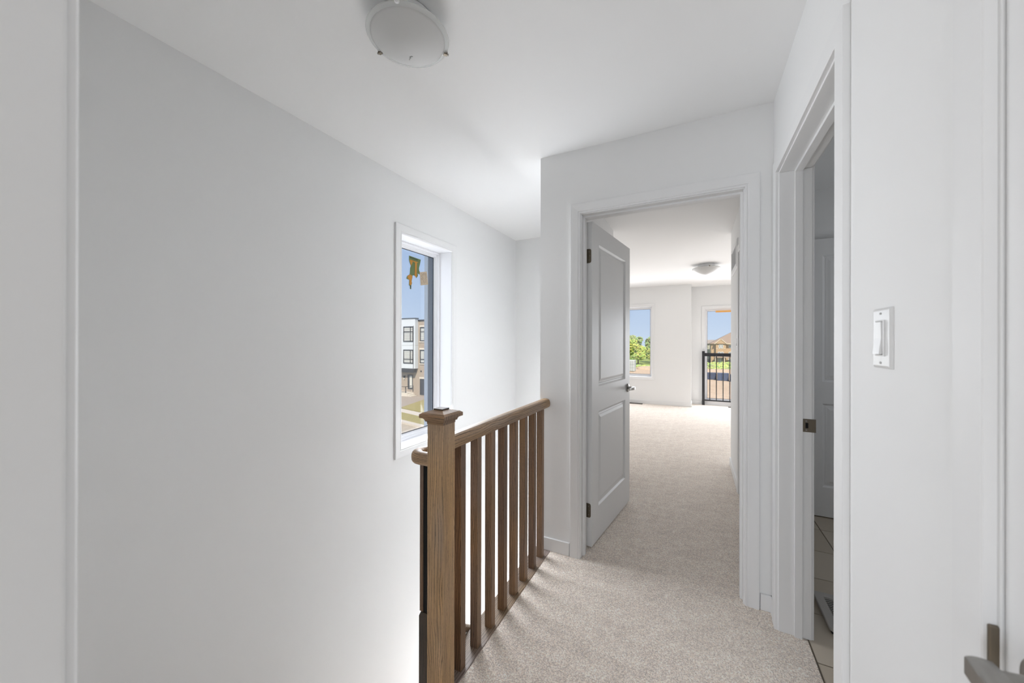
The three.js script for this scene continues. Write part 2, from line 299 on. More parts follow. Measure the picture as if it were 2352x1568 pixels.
function lever(parent, x, y, z, s, dir) { // rosette on the face z = const, standing off towards s, blade along dir * x
  const h = new THREE.Group(); h.name = 'lever_handle'; h.position.set(x, y, z); h.userData.label = 'dark satin metal lever handle'; parent.add(h);
  const pts = [[0, 0.0], [0.033, 0.0], [0.033, 0.004], [0.029, 0.009], [0.016, 0.012], [0, 0.012]].map((p) => new THREE.Vector2(...p));
  mesh('rosette', flat(new THREE.LatheGeometry(pts, 36)).rotateX(s * Math.PI / 2), M.nickel, h);
  mesh('neck', cyl(0.0095, 0.0125, 0.040, 24).rotateX(s * Math.PI / 2).translate(0, 0, s * 0.026), M.nickel, h);
  const sh = new THREE.Shape(); // blade seen from above: elbow then a gently bowed, tapering grip
  sh.moveTo(-0.013, 0.038); sh.quadraticCurveTo(-0.017, 0.050, -0.010, 0.058); sh.quadraticCurveTo(0.02, 0.062, 0.055, 0.056); sh.quadraticCurveTo(0.085, 0.052, 0.108, 0.052);
  sh.lineTo(0.110, 0.046); sh.quadraticCurveTo(0.07, 0.044, 0.040, 0.045); sh.quadraticCurveTo(0.018, 0.045, 0.013, 0.036); sh.lineTo(-0.013, 0.038);
  const bl = new THREE.ExtrudeGeometry(sh, { depth: 0.018, bevelEnabled: true, bevelSize: 0.002, bevelThickness: 0.002, bevelSegments: 2, curveSegments: 12 });
  const q = flat(bl), p = q.attributes.position; // shape (a, b), depth e -> x = dir a, z = s b, y = e - 0.009
  for (let i = 0; i < p.count; i++) { const a = p.getX(i), bb = p.getY(i), e = p.getZ(i); p.setXYZ(i, dir * a, (e - 0.009) * (1 - 0.25 * Math.max(0, a) / 0.11), s * bb); }
  if (dir * s < 0) { for (let i = 0; i < p.count; i += 3) { const t = [p.getX(i), p.getY(i), p.getZ(i)]; p.setXYZ(i, p.getX(i + 1), p.getY(i + 1), p.getZ(i + 1)); p.setXYZ(i + 1, ...t); } }
  // (a, b, e) -> (x, z, y) swaps two axes, so turn every face once more
  for (let i = 0; i < p.count; i += 3) { const t = [p.getX(i), p.getY(i), p.getZ(i)]; p.setXYZ(i, p.getX(i + 1), p.getY(i + 1), p.getZ(i + 1)); p.setXYZ(i + 1, ...t); }
  q.computeVertexNormals();
  mesh('grip', toCreasedNormals(q, 0.6), M.nickel, h);
  return h;
}
{ // bedroom door, open into the bedroom
  const ang = Math.atan2(0.101, 0.795); // from straight ahead towards +x
  const d = structG('door_1', 'white two-panel bedroom door standing open with dark hinges', 'door', [-0.576, 0.010, 2.245]);
  d.rotation.y = Math.PI / 2 - ang; // local x runs forward, local +z faces the doorway side (+x)
  d.updateMatrixWorld();
  const leaf = panelLeaf(0.805, 2.032, 0.035);
  leaf.translate(0, 0, -0.0175);
  // local +z after the turn must point to +x of the plan
  const m = mesh('leaf', leaf, M.door, d);
  lever(d, 0.745, 0.916, 0.0, 1, -1);
  lever(d, 0.745, 0.916, -0.035, -1, -1);
  for (const y of [1.774, 0.18]) {
    const h = new THREE.Group(); h.name = 'hinge'; h.position.set(0, y, 0); h.userData.label = 'dark bronze butt hinge'; d.add(h);
    const pl = new THREE.Shape(); const r = 0.014, w = 0.029, hh = 0.088; // leaf plate on the hinge edge: corners rounded on the far side
    pl.moveTo(0, 0); pl.lineTo(w - r, 0); pl.quadraticCurveTo(w, 0, w, r); pl.lineTo(w, hh - r); pl.quadraticCurveTo(w, hh, w - r, hh); pl.lineTo(0, hh); pl.closePath();
    const g = flat(new THREE.ExtrudeGeometry(pl, { depth: 0.002, bevelEnabled: false, curveSegments: 8 })); // plate in (z, y), normal along -x
    g.rotateY(-Math.PI / 2); g.translate(-0.0005, 0, -0.035);
    const plate = mesh('plate', g, M.bronze, h);
    for (const [zz, yy] of [[-0.014, 0.044], [-0.020, 0.018], [-0.020, 0.070]]) mesh('screw', cyl(0.0028, 0.0028, 0.0012, 12).rotateZ(Math.PI / 2).translate(-0.0028, yy, zz), M.nickel, plate);
    for (let k = 0; k < 5; k++) mesh('knuckle', cyl(0.0062, 0.0062, 0.0168, 16).translate(-0.003, 0.0088 + k * 0.0176, -0.041), k % 2 ? M.nickel : M.bronze, h);
    mesh('pin', cyl(0.0045, 0.0062, 0.006, 14).translate(-0.003, 0.091, -0.041), M.bronze, h);
  }
}
{ // closet door, closed, beside the camera
  const d = structG('door_2', 'white closed closet door with dark lever beside the switch', 'door', [0.3525, 0.010, N0 + 0.003]);
  d.rotation.y = Math.PI / 2; // local x forward, local +z -> +x; hall side is local -z
  mesh('leaf', panelLeaf(N1 - N0 - 0.006, 2.032, 0.035, 0.095), M.door, d);
  lever(d, 0.431, 0.911, -0.0175, -1, -1);
}
{ // door on the far wall of the bathroom
  const d = structG('door_3', 'white two-panel door on the far bathroom wall', 'door', [0.72, 0.008, 3.4375]);
  mesh('leaf', panelLeaf(0.76, 2.045, 0.035), M.door, d);
}

// ---------------------------------------------------------------- windows
function glazing(name, label, map, o, depth, frames) { // o = [a0,a1,b0,b1] opening; lining, casing and framed panes; map(a,b,v) with v = distance outward from the wall face
  const w = structG(name, label, 'window');
  mesh('casing', ring(rectDoor(o[0], o[1], o[2], o[3]), LOOP_OFF, true, CAS, (a, b, v) => map(a, b, -v)), M.trim, w);
  mesh('lining', ring(rectDoor(o[0], o[1], o[2], o[3]), LOOP_OFF, true, [[0, -0.004], [0, depth], [-0.004, depth], [-0.004, -0.001], [-0.001, -0.004], [0, -0.004]].map(([u, v]) => [u, v]), map), M.vinyl, w);
  for (const fr of frames) {
    const f = mesh('frame', ring(rectDoor(...fr), LOOP_OFF, true, [[0, depth], [0, depth - 0.046], [-0.005, depth - 0.050], [-0.016, depth - 0.050], [-0.018, depth - 0.040], [-0.020, depth - 0.030], [-0.036, depth - 0.026], [-0.042, depth - 0.018], [-0.045, depth - 0.008], [-0.045, depth], [0, depth]], map), M.vinyl, w);
    const gI = [fr[0] + 0.043, fr[1] - 0.043, fr[2] + 0.043, fr[3] - 0.043];
    mesh('gasket', ring(rectDoor(...gI), LOOP_OFF, true, [[0, depth - 0.0115], [-0.004, depth - 0.0115], [-0.004, depth - 0.004], [0, depth - 0.004], [0, depth - 0.0115]], map), M.blackMetal, f);
    const a = map(gI[0], gI[2], depth - 0.007), b = map(gI[1], gI[3], depth - 0.003);
    const g = new THREE.BoxGeometry(Math.abs(b.x - a.x), Math.abs(b.y - a.y), Math.abs(b.z - a.z)); g.translate((a.x + b.x) / 2, (a.y + b.y) / 2, (a.z + b.z) / 2);
    mesh('pane', uvBox(g), M.glass, f);
  }
  return w;
}
const w1 = glazing('window_1', 'tall narrow stairwell window in white casing', (a, b, v) => V(XL - v, b, a), [WF0, WF1, WY0, WY1], 0.165, [[WF0, WF1, WY0, WY1]]);
{ // outside the tall window, the metal-clad edge of the facade
  mesh('outer_flashing', [rb(-2.084, -2.035, 0.3, 2.5, 2.495, 2.60, 0.003)], std(0x707376, 0.5), w1, 'dark grey metal edge outside the glass');
  mesh('outer_flashing', [rb(-2.124, -2.084, 0.3, 2.5, 2.490, 2.60, 0.003)], std(0xe2e2df, 0.6), w1, 'light grey metal edge outside the glass');
}
const w2 = glazing('window_2', 'bedroom casement window in white casing', (a, b, v) => V(a, b, Z2 + v), W2, 0.165, [[W2[0], -1.506, W2[2], W2[3]], [-1.506, W2[1], W2[2], W2[3]]]);
mesh('crank', [rb(-0.830, -0.820, 0.724, 0.833, 8.135, 8.15, 0.003)], M.vinyl, w2);
const w3 = glazing('window_3', 'bedroom patio door with white frame behind black railing', (a, b, v) => V(a, b, Z3 + v), PD, 0.12, [[PD[0], 1.06, 0.08, PD[3]], [1.06, PD[1], 0.08, PD[3]]]);
mesh('threshold', [rb(PD[0], PD[1], 0.0, 0.085, Z3 - 0.002, Z3 + 0.12, 0.004)], M.vinyl, w3);

// rear room and bathroom windows, unseen, added to carry the fill lights
glazing('window_4', 'added unseen window of the room behind the near doorway', (a, b, v) => V(a, b, -3.1 - v), [-1.5, 0.3, 0.55, 2.15], 0.15, [[-1.5, 0.3, 0.55, 2.15]]);
glazing('window_5', 'added unseen small bathroom window on the side wall', (a, b, v) => V(2.0 + v, b, a), [2.42, 2.98, 1.32, 1.88], 0.09, [[2.42, 2.98, 1.32, 1.88]]);

glazing('window_6', 'added unseen glazed opening at the foot of the stairs', (a, b, v) => V(-0.90 + v, b, a), [2.60, 3.60, -2.88, -1.50], 0.095, [[2.60, 3.60, -2.88, -1.50]]);  // unseen opening, added for the stairwell fill light

// ---------------------------------------------------------------- bathroom floor tiles, one by one
{
  const f = structG('floor_bathroom', 'beige square floor tiles in the bathroom', 'tile floor');
  mesh('grout_bed', bx(0.437, 2.0, -0.25, -0.004, 0.92, 3.48), M.grout, f);
  const P = 0.3318, tg = {};
  for (let i = 0; i < 5; i++) for (let j = -3; j < 5; j++) {
    const x0 = 0.437 + i * P, x1 = Math.min(x0 + P - 0.004, 1.998), z0 = Math.max(1.862 + j * P, 0.925), z1 = Math.min(1.862 + (j + 1) * P - 0.004, 3.478);
    if (z1 - z0 < 0.02) continue;
    mesh('tile', rb(x0 + 0.002, x1, -0.012, 0, z0 + 0.002, z1, 0.0015, 1), (i * 7 + j * 3) % 2 ? M.tile : M.tile2, f);
  }
  mesh('carpet_edge_strip', rb(0.435, 0.441, -0.01, 0.0015, B0, B1, 0.001), M.bronze, f);
}

// ---------------------------------------------------------------- stair guard railing
let stairRail;
{
  const t = thing('stair_railing', 'brown stained oak stair railing with square newel, eight balusters and curled lower rail', 'railing', null, [-0.8315, 0, 1.07]);
  stairRail = t;
  const ox = 0.8315, oz = 1.07, loc = (g) => g.translate(ox, 0, oz); // plan -> local
  const base = mesh('base_plate', loc(uvBox(rb(-0.900, -0.797, -0.04, 0.003, 1.036, E0 - 0.001, 0.002), 'z', 0.3, 0.1)), M.oakPlate, t);
  // newel post with stepped cap
  const nx0 = -0.867, nx1 = -0.796, nz0 = 1.035, nz1 = 1.106;
  const post = mesh('newel_post', loc(uvBox(rb(nx0, nx1, -0.28, 1.004, nz0, nz1, 0.002), 'y', 0.0, 0.0)), M.newel, t);
  const cx = (nx0 + nx1) / 2, cz = (nz0 + nz1) / 2, hw = 0.0355;
  const sq = (prof) => { // square cap from a profile [half width, y]
    const P = [];
    const c = (h, y) => [[-h, -h], [h, -h], [h, h], [-h, h]].map(([a, b]) => V(cx + a, y, cz + b));
    for (let i = 0; i < prof.length - 1; i++) { const A = c(...prof[i]), B = c(...prof[i + 1]); for (let k = 0; k < 4; k++) { const n = (k + 1) % 4; P.push(A[k], A[n], B[n], A[k], B[n], B[k]); } }
    const a = new Float32Array(P.length * 3); P.forEach((p, i) => p.toArray(a, i * 3));
    const g = new THREE.BufferGeometry(); g.setAttribute('position', new THREE.BufferAttribute(a, 3)); g.computeVertexNormals(); return uvBox(g, 'x', 0.05, 0.2);
  };
  const cap = mesh('newel_cap', loc(sq([[0, 0.992], [hw + 0.001, 0.992], [hw + 0.001, 1.000], [hw + 0.006, 1.001], [hw + 0.007, 1.006], [hw + 0.010, 1.011], [hw + 0.016, 1.0145], [hw + 0.021, 1.015], [hw + 0.021, 1.0275], [hw + 0.012, 1.0335], [0.021, 1.0415], [0, 1.0415]])), M.oakA, post);
  mesh('cap_block', loc(uvBox(rb(cx - 0.0205, cx + 0.0205, 1.041, 1.0465, cz - 0.0205, cz + 0.0205, 0.0012), 'x', 0.1)), M.oakDark, cap);
  // moulded handrail: rounded top, flat sides
  const rs = new THREE.Shape(); const w = 0.030, y0 = 0.886, y1 = 0.938;
  rs.moveTo(-0.021, y0); rs.lineTo(0.021, y0); rs.quadraticCurveTo(w - 0.002, y0 + 0.004, w, y0 + 0.018); rs.quadraticCurveTo(w, y1 - 0.006, 0.014, y1 - 0.001); rs.quadraticCurveTo(0, y1 + 0.001, -0.014, y1 - 0.001); rs.quadraticCurveTo(-w, y1 - 0.006, -w, y0 + 0.018); rs.quadraticCurveTo(-w + 0.002, y0 + 0.004, -0.021, y0);
  const len = E0 - 0.004 - nz1;
  const rg = new THREE.ExtrudeGeometry(rs, { depth: len, bevelEnabled: false, curveSegments: 10 }); rg.translate(-0.8315, 0, -(nz1 + len));
  mesh('handrail', loc(uvBox(toCreasedNormals(flat(rg), 0.7), 'z', 0.02, 0.3)), M.oakRail, t);
  const mats = [M.oakB, M.oakA, M.oakC, M.oakB, M.oakC, M.oakA, M.oakB, M.oakC];
  for (let i = 0; i < 8; i++) {
    const z = 1.171 + i * 0.1193;
    mesh('baluster', loc(uvBox(rb(-0.849, -0.814, 0.002, 0.889, z, z + 0.034, 0.0015), 'y', 0.021 * i + 0.01, 0.13 * i)), mats[i], t);
  }
}
{ // turned-back rail of the stair flight below, standing beside the newel
  const t = stairRail, loc = (g) => g.translate(0.8315, 0, 1.07);
  const sweep = (pts, prof, seg) => { // profile [side, up] along a curve, kept upright
    const cv = new THREE.CatmullRomCurve3(pts, false, 'centripetal'), P = [], N = seg;
    const rows = [];
    for (let i = 0; i <= N; i++) { const p = cv.getPoint(i / N), tg = cv.getTangent(i / N), side = new THREE.Vector3(tg.z, 0, -tg.x).normalize(); rows.push(prof.map(([a, b]) => p.clone().addScaledVector(side, a).add(new THREE.Vector3(0, b, 0)))); }
    const m = prof.length, idx = [], pos = [];
    rows.forEach((r) => r.forEach((v) => pos.push(v.x, v.y, v.z)));
    for (let i = 0; i < N; i++) for (let j = 0; j < m; j++) { const a = i * m + j, b = i * m + (j + 1) % m, c = a + m, d = b + m; idx.push(a, c, b, b, c, d); }
    const cap0 = pos.length / 3; const c0 = rows[0].reduce((s, v) => s.add(v), new THREE.Vector3()).divideScalar(m), c1 = rows[N].reduce((s, v) => s.add(v), new THREE.Vector3()).divideScalar(m);
    pos.push(c0.x, c0.y, c0.z, c1.x, c1.y, c1.z);
    for (let j = 0; j < m; j++) { idx.push(cap0, j, (j + 1) % m); idx.push(cap0 + 1, N * m + (j + 1) % m, N * m + j); }
    const g = new THREE.BufferGeometry(); g.setAttribute('position', new THREE.Float32BufferAttribute(pos, 3)); g.setIndex(idx);
    let q = g.toNonIndexed(); q.computeVertexNormals();
    // make sure faces look outward
    let vol = 0; const pp = q.attributes.position, A = new THREE.Vector3(), B = new THREE.Vector3(), D = new THREE.Vector3();
    for (let i = 0; i < pp.count; i += 3) { A.fromBufferAttribute(pp, i); B.fromBufferAttribute(pp, i + 1); D.fromBufferAttribute(pp, i + 2); vol += A.dot(B.cross(D)); }
    if (vol < 0) for (let i = 0; i < pp.count; i += 3) { const s = [pp.getX(i), pp.getY(i), pp.getZ(i)]; pp.setXYZ(i, pp.getX(i + 1), pp.getY(i + 1), pp.getZ(i + 1)); pp.setXYZ(i + 1, ...s); }
    q.computeVertexNormals(); return toCreasedNormals(flat(q), 0.9);
  };
  const prof = []; for (let k = 0; k < 20; k++) { const a = k / 20 * Math.PI * 2, c = Math.cos(a), s = Math.sin(a); prof.push([0.024 * Math.sign(c) * Math.pow(Math.abs(c), 0.7), 0.0235 * Math.sign(s) * Math.pow(Math.abs(s), 0.8)]); }
  const yU = 0.852, pts = [];
  pts.push(V(-0.868, yU, 1.064), V(-0.90, yU, 1.064));
  for (let k = 0; k <= 8; k++) { const a = -Math.PI / 2 - k / 8 * Math.PI; pts.push(V(-0.921 + 0.036 * Math.cos(a), yU, 1.1 + 0.036 * Math.sin(a))); }
  pts.push(V(-0.90, yU, 1.136), V(-0.845, yU, 1.136));
  mesh('rail_return', loc(uvBox(sweep(pts, prof, 60), 'x', 0.06, 0.4)), M.oakRail, t);
  mesh('lower_baluster', loc(uvBox(rb(-0.958, -0.941, 0.242, 0.835, 1.10, 1.134, 0.001), 'y', 0.05, 0.2)), M.oakB, t);
  mesh('side_piece', loc(bx(-0.941, -0.905, 0.244, 0.834, 1.1015, 1.13)), M.black, t, 'near-black piece between lower baluster and newel');  // near-black piece filling the space beside the lower baluster
  const lp = new THREE.Shape([[-0.961, -2.2], [-0.88, -2.2], [-0.88, 0.240], [-0.952, 0.240], [-0.961, 0.222]].map((p) => new THREE.Vector2(...p)));
  const lg = new THREE.ExtrudeGeometry(lp, { depth: 0.08, bevelEnabled: false }); lg.translate(0, 0, -1.18);
  mesh('lower_post', loc(uvBox(lg, 'y', 0.02)), M.oakDark, t, 'dark brown lower post');
  const lr = [V(-0.925, 0.175, 1.16), V(-0.925, -0.02 - 0.03, 1.42), V(-0.925, -0.75, 2.36), V(-0.925, -1.60, 3.50)];
  mesh('sloping_rail', loc(uvBox(sweep(lr, prof.map(([a, b]) => [a * 1.0, b * 1.1]), 40), 'z', 0.1)), M.oakPlate, t);
}
{ // stair steps: down to the left, then away under the railing
  const t = thing('staircase', 'carpeted stair treads turning down beside the stairwell wall', 'stairs', null, [-1.4, -0.6, 1.0]);
  const loc = (g) => g.translate(1.4, 0.6, 1.0);
  const tread = (g) => mesh('tread', loc(g), M.carpet, t);
  tread(rb(-1.13, -0.905, -0.38, -0.19, 0.10, 1.03, 0.01)); tread(rb(-1.42, -1.13, -0.57, -0.38, 0.10, 1.03, 0.01)); tread(rb(-1.82, -1.42, -0.70, -0.57, 0.10, 1.03, 0.01));
  for (let i = 0; i < 10; i++) tread(rb(-1.82, -0.97, -0.57 - 0.19 * (i + 2), -0.57 - 0.19 * (i + 1), 1.03 + 0.25 * i, 1.03 + 0.25 * (i + 1), 0.01));
}

// ---------------------------------------------------------------- ceiling lights
function domeLight(x, f, r, y, label, depth, ri = 0.90) {
  const t = thing('ceiling_light', label, 'ceiling light', null, [x, C, f]);
  const dy = y - C;
  mesh('base_pan', flat(new THREE.LatheGeometry([[0, 0], [r * 0.60, 0], [r * 0.61, -0.006], [r * 0.58, dy * 0.85], [r * 0.54, dy], [0, dy]].reverse().map((p) => new THREE.Vector2(...p)), 48)), M.trim, t);
  const pr = []; for (let k = 0; k <= 18; k++) { const a = k / 18; pr.push([r * ri * a, dy - 0.004 - depth * (1 - a * a) * (1 - 0.12 * a)]); }
  const thick = pr.slice().reverse().map(([a, b]) => [a, b + 0.004]);
  mesh('glass_shade', flat(new THREE.LatheGeometry([...pr, ...thick].map((p) => new THREE.Vector2(p[0] + 1e-5, p[1])), 64)), M.frost, t, 'frosted white glass dome');
  mesh('glass_rim', flat(new THREE.LatheGeometry([[r * ri, dy - 0.005], [r * 0.985, dy - 0.001], [r, dy + 0.002], [r * 0.985, dy + 0.005], [r * ri, dy]].map((p) => new THREE.Vector2(...p)), 64)), M.clearRim, t, 'clear bevelled glass rim');
  return t;
}
{
  const t = domeLight(-0.915, 0.985, 0.1425, 2.371, 'round frosted glass ceiling light above the stair railing', 0.040);
  for (const [a, white] of [[3.138, 0], [0.991, 0], [-1.068, 1]]) { // angle from +x towards forward
    const c = new THREE.Group(); c.name = 'clip'; c.userData.label = white ? 'white screw clip' : 'small dark metal clip'; t.add(c);
    c.position.set(0.1425 * Math.cos(a), 2.371 - C, -0.1425 * Math.sin(a)); c.rotation.y = a;
    const m = white ? M.plastic : M.bronze;
    mesh('side_piece', rb(white ? -0.004 : -0.012, 0.002, -0.0065, 0.010, -0.006, 0.006, 0.001), m, c);
    mesh('screw', cyl(white ? 0.0085 : 0.004, white ? 0.0085 : 0.004, white ? 0.007 : 0.008, 18).rotateZ(Math.PI / 2).translate(0.003, -0.002, 0), white ? M.plastic : M.nickel, c);
  }
  // etched flower on the dome
  const petals = [];
  for (const [a, b, s] of [[0, 0, 0.0035], [0.006, -0.002, 0.002], [0.011, 0.001, 0.0025], [-0.007, 0.002, 0.002], [-0.013, 0.005, 0.0018], [0.015, 0.006, 0.0022], [0.002, -0.006, 0.002]]) {
    const X = -0.0208 + a * 0.89 - b * 0.45, Z = 0.0334 - a * 0.45 + b * 0.89, q = Math.hypot(X, Z) / 0.1425 / 0.9, yy = (2.371 - C) - 0.004 - 0.040 * (1 - q * q) * (1 - 0.12 * q) - 0.0006;
    petals.push(flat(new THREE.SphereGeometry(s, 10, 6)).scale(1, 0.25, 1).translate(X, yy, -Z));
  }
  mesh('etched_flower', merge(petals), std(0x8c8c8a, 0.6), t);
}
{
  const t = domeLight(0.140, 6.12, 0.185, 2.388, 'round frosted glass ceiling light in the bedroom', 0.092, 0.97);
  for (const a of [-1.35, 2.9, 0.7]) { const c = mesh('clip', [rb(-0.012, 0.003, -0.006, 0.010, -0.006, 0.006, 0.001)], M.bronze, t); c.position.set(0.185 * Math.cos(a), 2.388 - C, -0.185 * Math.sin(a)); c.rotation.y = a; }
}

// ---------------------------------------------------------------- light switches
function rocker(label, x, y, f) {
  const t = thing('light_switch', label, 'light switch', null, [x, y, f]); // local +x into the wall, front towards -x
  const map = (a, b, v) => new THREE.Vector3(-v, b, -a), hw = 0.0375, hh = 0.0595;
  const pl = ring(rectDoor(-hw, hw, -hh, hh), LOOP_OFF, true, [[0, 0], [0, 0.0025], [-0.0035, 0.0055], [-0.0055, 0.0062], [-0.0055, 0.001], [0, 0]], map);
  const c = new THREE.BoxGeometry(0.0052, 2 * hh - 0.011, 2 * hw - 0.011); c.translate(-0.0036, 0, 0);
  mesh('plate', [pl, c], M.plastic, t);
  mesh('switch_frame', ring(rectDoor(-0.0155, 0.0155, -0.0325, 0.0325), LOOP_OFF, true, [[0, 0.006], [0, 0.0085], [0.0012, 0.0090], [0.0028, 0.0085], [0.003, 0.006], [0, 0.006]], map), M.plastic, t);
  mesh('gap', uvBox(new THREE.BoxGeometry(0.0012, 0.065, 0.031).translate(-0.0066, 0, 0)), M.darkSlot, t);
  const s = new THREE.Shape([[0, -0.031], [-0.0098, -0.031], [-0.0062, 0.000], [-0.0072, 0.031], [0, 0.031]].map((p) => new THREE.Vector2(p[0] - 0.0035, p[1])));
  const g = new THREE.ExtrudeGeometry(s, { depth: 0.028, bevelEnabled: true, bevelSize: 0.0006, bevelThickness: 0.0006, bevelSegments: 1 }); g.translate(0, 0, -0.014);
  mesh('rocker', uvBox(g), M.plastic, t);
  for (const yy of [-0.0485, 0.0485]) mesh('screw', [cyl(0.0030, 0.0030, 0.0012, 14).scale(0.75, 1, 1.3).rotateZ(Math.PI / 2).translate(-0.0064, yy, 0)], std(0xa9a9a6, 0.5), t);
  return t;
}
rocker('white rocker light switch on the hall wall between two door casings', XR, 1.2985, 0.970);
rocker('white light switch beside the bedroom passage door casing', XR, 1.290, 3.765);

// ---------------------------------------------------------------- grilles and registers
{
  const t = thing('return_air_grille', 'white return air grille high on the bedroom passage wall', 'vent', null, [XR, 2.078, 3.99]);
  const map = (a, b, v) => new THREE.Vector3(-v, b, -a);
  mesh('frame', ring(rectDoor(-0.215, 0.215, -0.085, 0.085), LOOP_OFF, true, [[0, 0], [0, 0.010], [0.005, 0.016], [0.035, 0.012], [0.045, 0.004], [0.045, 0], [0, 0]], map), M.trim, t);
  mesh('backing', uvBox(new THREE.BoxGeometry(0.002, 0.17, 0.43).translate(-0.0005, 0, 0)), std(0x6d6d6b, 0.8), t);
  for (let k = 0; k < 11; k++) mesh('slat', uvBox(new THREE.BoxGeometry(0.010, 0.0015, 0.428).rotateZ(0.7).translate(-0.006, -0.078 + k * 0.0156, 0)), M.trim, t);
  for (let k = 0; k < 14; k++) mesh('bar', uvBox(new THREE.BoxGeometry(0.004, 0.168, 0.003).translate(-0.010, 0, -0.20 + k * 0.0308)), M.trim, t);
}
{
  const t = thing('exhaust_fan_cover', 'off-white louvred fan cover lying loose on the bathroom tiles', 'vent cover', null, [0.535, 0, 2.066]);
  const S = 0.275, h = 0.022, sh = new THREE.Shape(), r = 0.02;
  const rrect = (s, x0, y0, x1, y1, q) => { s.moveTo(x0 + q, y0); s.lineTo(x1 - q, y0); s.quadraticCurveTo(x1, y0, x1, y0 + q); s.lineTo(x1, y1 - q); s.quadraticCurveTo(x1, y1, x1 - q, y1); s.lineTo(x0 + q, y1); s.quadraticCurveTo(x0, y1, x0, y1 - q); s.lineTo(x0, y0 + q); s.quadraticCurveTo(x0, y0, x0 + q, y0); };
  rrect(sh, 0, 0, 0.30, S, r);
  const ho = new THREE.Path(); ho.moveTo(0.032, 0.032); ho.lineTo(0.032, S - 0.028); ho.lineTo(0.268, S - 0.028); ho.lineTo(0.268, 0.032); ho.closePath(); sh.holes.push(ho);
  const g = flat(new THREE.ExtrudeGeometry(sh, { depth: 0.010, bevelEnabled: true, bevelSize: 0.003, bevelThickness: 0.003, bevelSegments: 2 })); g.rotateX(-Math.PI / 2); g.translate(0, 0.016, 0);
  const mt = std(lin(0.46, 0.44, 0.41), 0.5);
  mesh('rim', g, mt, t);
  mesh('inner_gap_shade', bx(0.02, 0.28, 0.0, 0.008, 0.02, S - 0.02), M.darkSlot, t);  // near-black sheet standing for the shade beneath the louvres
  mesh('edge_gap_shade', [bx(0.006, 0.294, 0.0, 0.014, 0.008, 0.012), bx(0.006, 0.010, 0.0, 0.014, 0.01, S - 0.01)], M.darkSlot, t);  // dark strips painted in for the shaded gap under the rim
  for (let k = 0; k < 15; k++) mesh('louvre', uvBox(new THREE.BoxGeometry(0.236, 0.0022, 0.0125).rotateX(-0.35).translate(0.15, 0.021, -(0.040 + k * 0.0143))), mt, t);
}
function register(label, x, f, w, d) {
  const t = thing('floor_register', label, 'floor vent', null, [x, 0, f]);
  const mt = std(lin(0.10, 0.085, 0.07), 0.45, { metalness: 0.6 });
  mesh('rim', [bx(-w / 2, w / 2, 0, 0.006, -d / 2, -d / 2 + 0.015), bx(-w / 2, w / 2, 0, 0.006, d / 2 - 0.015, d / 2), bx(-w / 2, -w / 2 + 0.015, 0, 0.006, -d / 2, d / 2), bx(w / 2 - 0.015, w / 2, 0, 0.006, -d / 2, d / 2)], mt, t);
  mesh('duct', bx(-w / 2 + 0.01, w / 2 - 0.01, 0, 0.0015, -d / 2 + 0.01, d / 2 - 0.01), M.darkSlot, t);
  for (let k = 0; k < 12; k++) mesh('slat', bx(-w / 2 + 0.015 + (w - 0.03) * (k + 0.2) / 12, -w / 2 + 0.015 + (w - 0.03) * (k + 0.6) / 12, 0.001, 0.005, -d / 2 + 0.012, d / 2 - 0.012), mt, t);
}
register('dark brown floor register under the bedroom casement window', -1.13, 7.955, 0.30, 0.10);
register('dark brown floor register in front of the black bedroom railing', 0.73, 8.34, 0.30, 0.085);

// ---------------------------------------------------------------- black guard in front of the patio door
{
  const t = thing('guard_railing', 'black metal guard railing in front of the bedroom patio door', 'railing', null, [0.146, 0, 8.43]);
  mesh('post', rb(-0.0245, 0.0245, 0, 1.095, -0.0245, 0.0245, 0.003), M.blackMetal, t);
  mesh('post_cap', rb(-0.027, 0.027, 1.095, 1.103, -0.027, 0.027, 0.002), M.blackMetal, t);
  mesh('post', rb(1.75, 1.80, 0, 1.095, -0.0245, 0.0245, 0.003), M.blackMetal, t);
  mesh('top_rail', rb(0.0245, 1.75, 1.000, 1.066, -0.02, 0.02, 0.003), M.blackMetal, t);
  mesh('bottom_rail', rb(0.0245, 1.75, 0.088, 0.113, -0.015, 0.015, 0.002), M.blackMetal, t);
  for (let k = 0; k < 14; k++) { const x = 0.262 - 0.146 + k * 0.1172; mesh('baluster', bx(x - 0.0075, x + 0.0075, 0.112, 1.001, -0.0075, 0.0075), M.blackMetal, t); }
}
tag(mesh('orange_strip', [rb(0.365, 0.98, 1.897, 1.931, Z3 + 0.015, Z3 + 0.03, 0.004)], std(0xf2b25e, 0.7), scene), 'orange foam strip along the head of the patio door', 'strip');

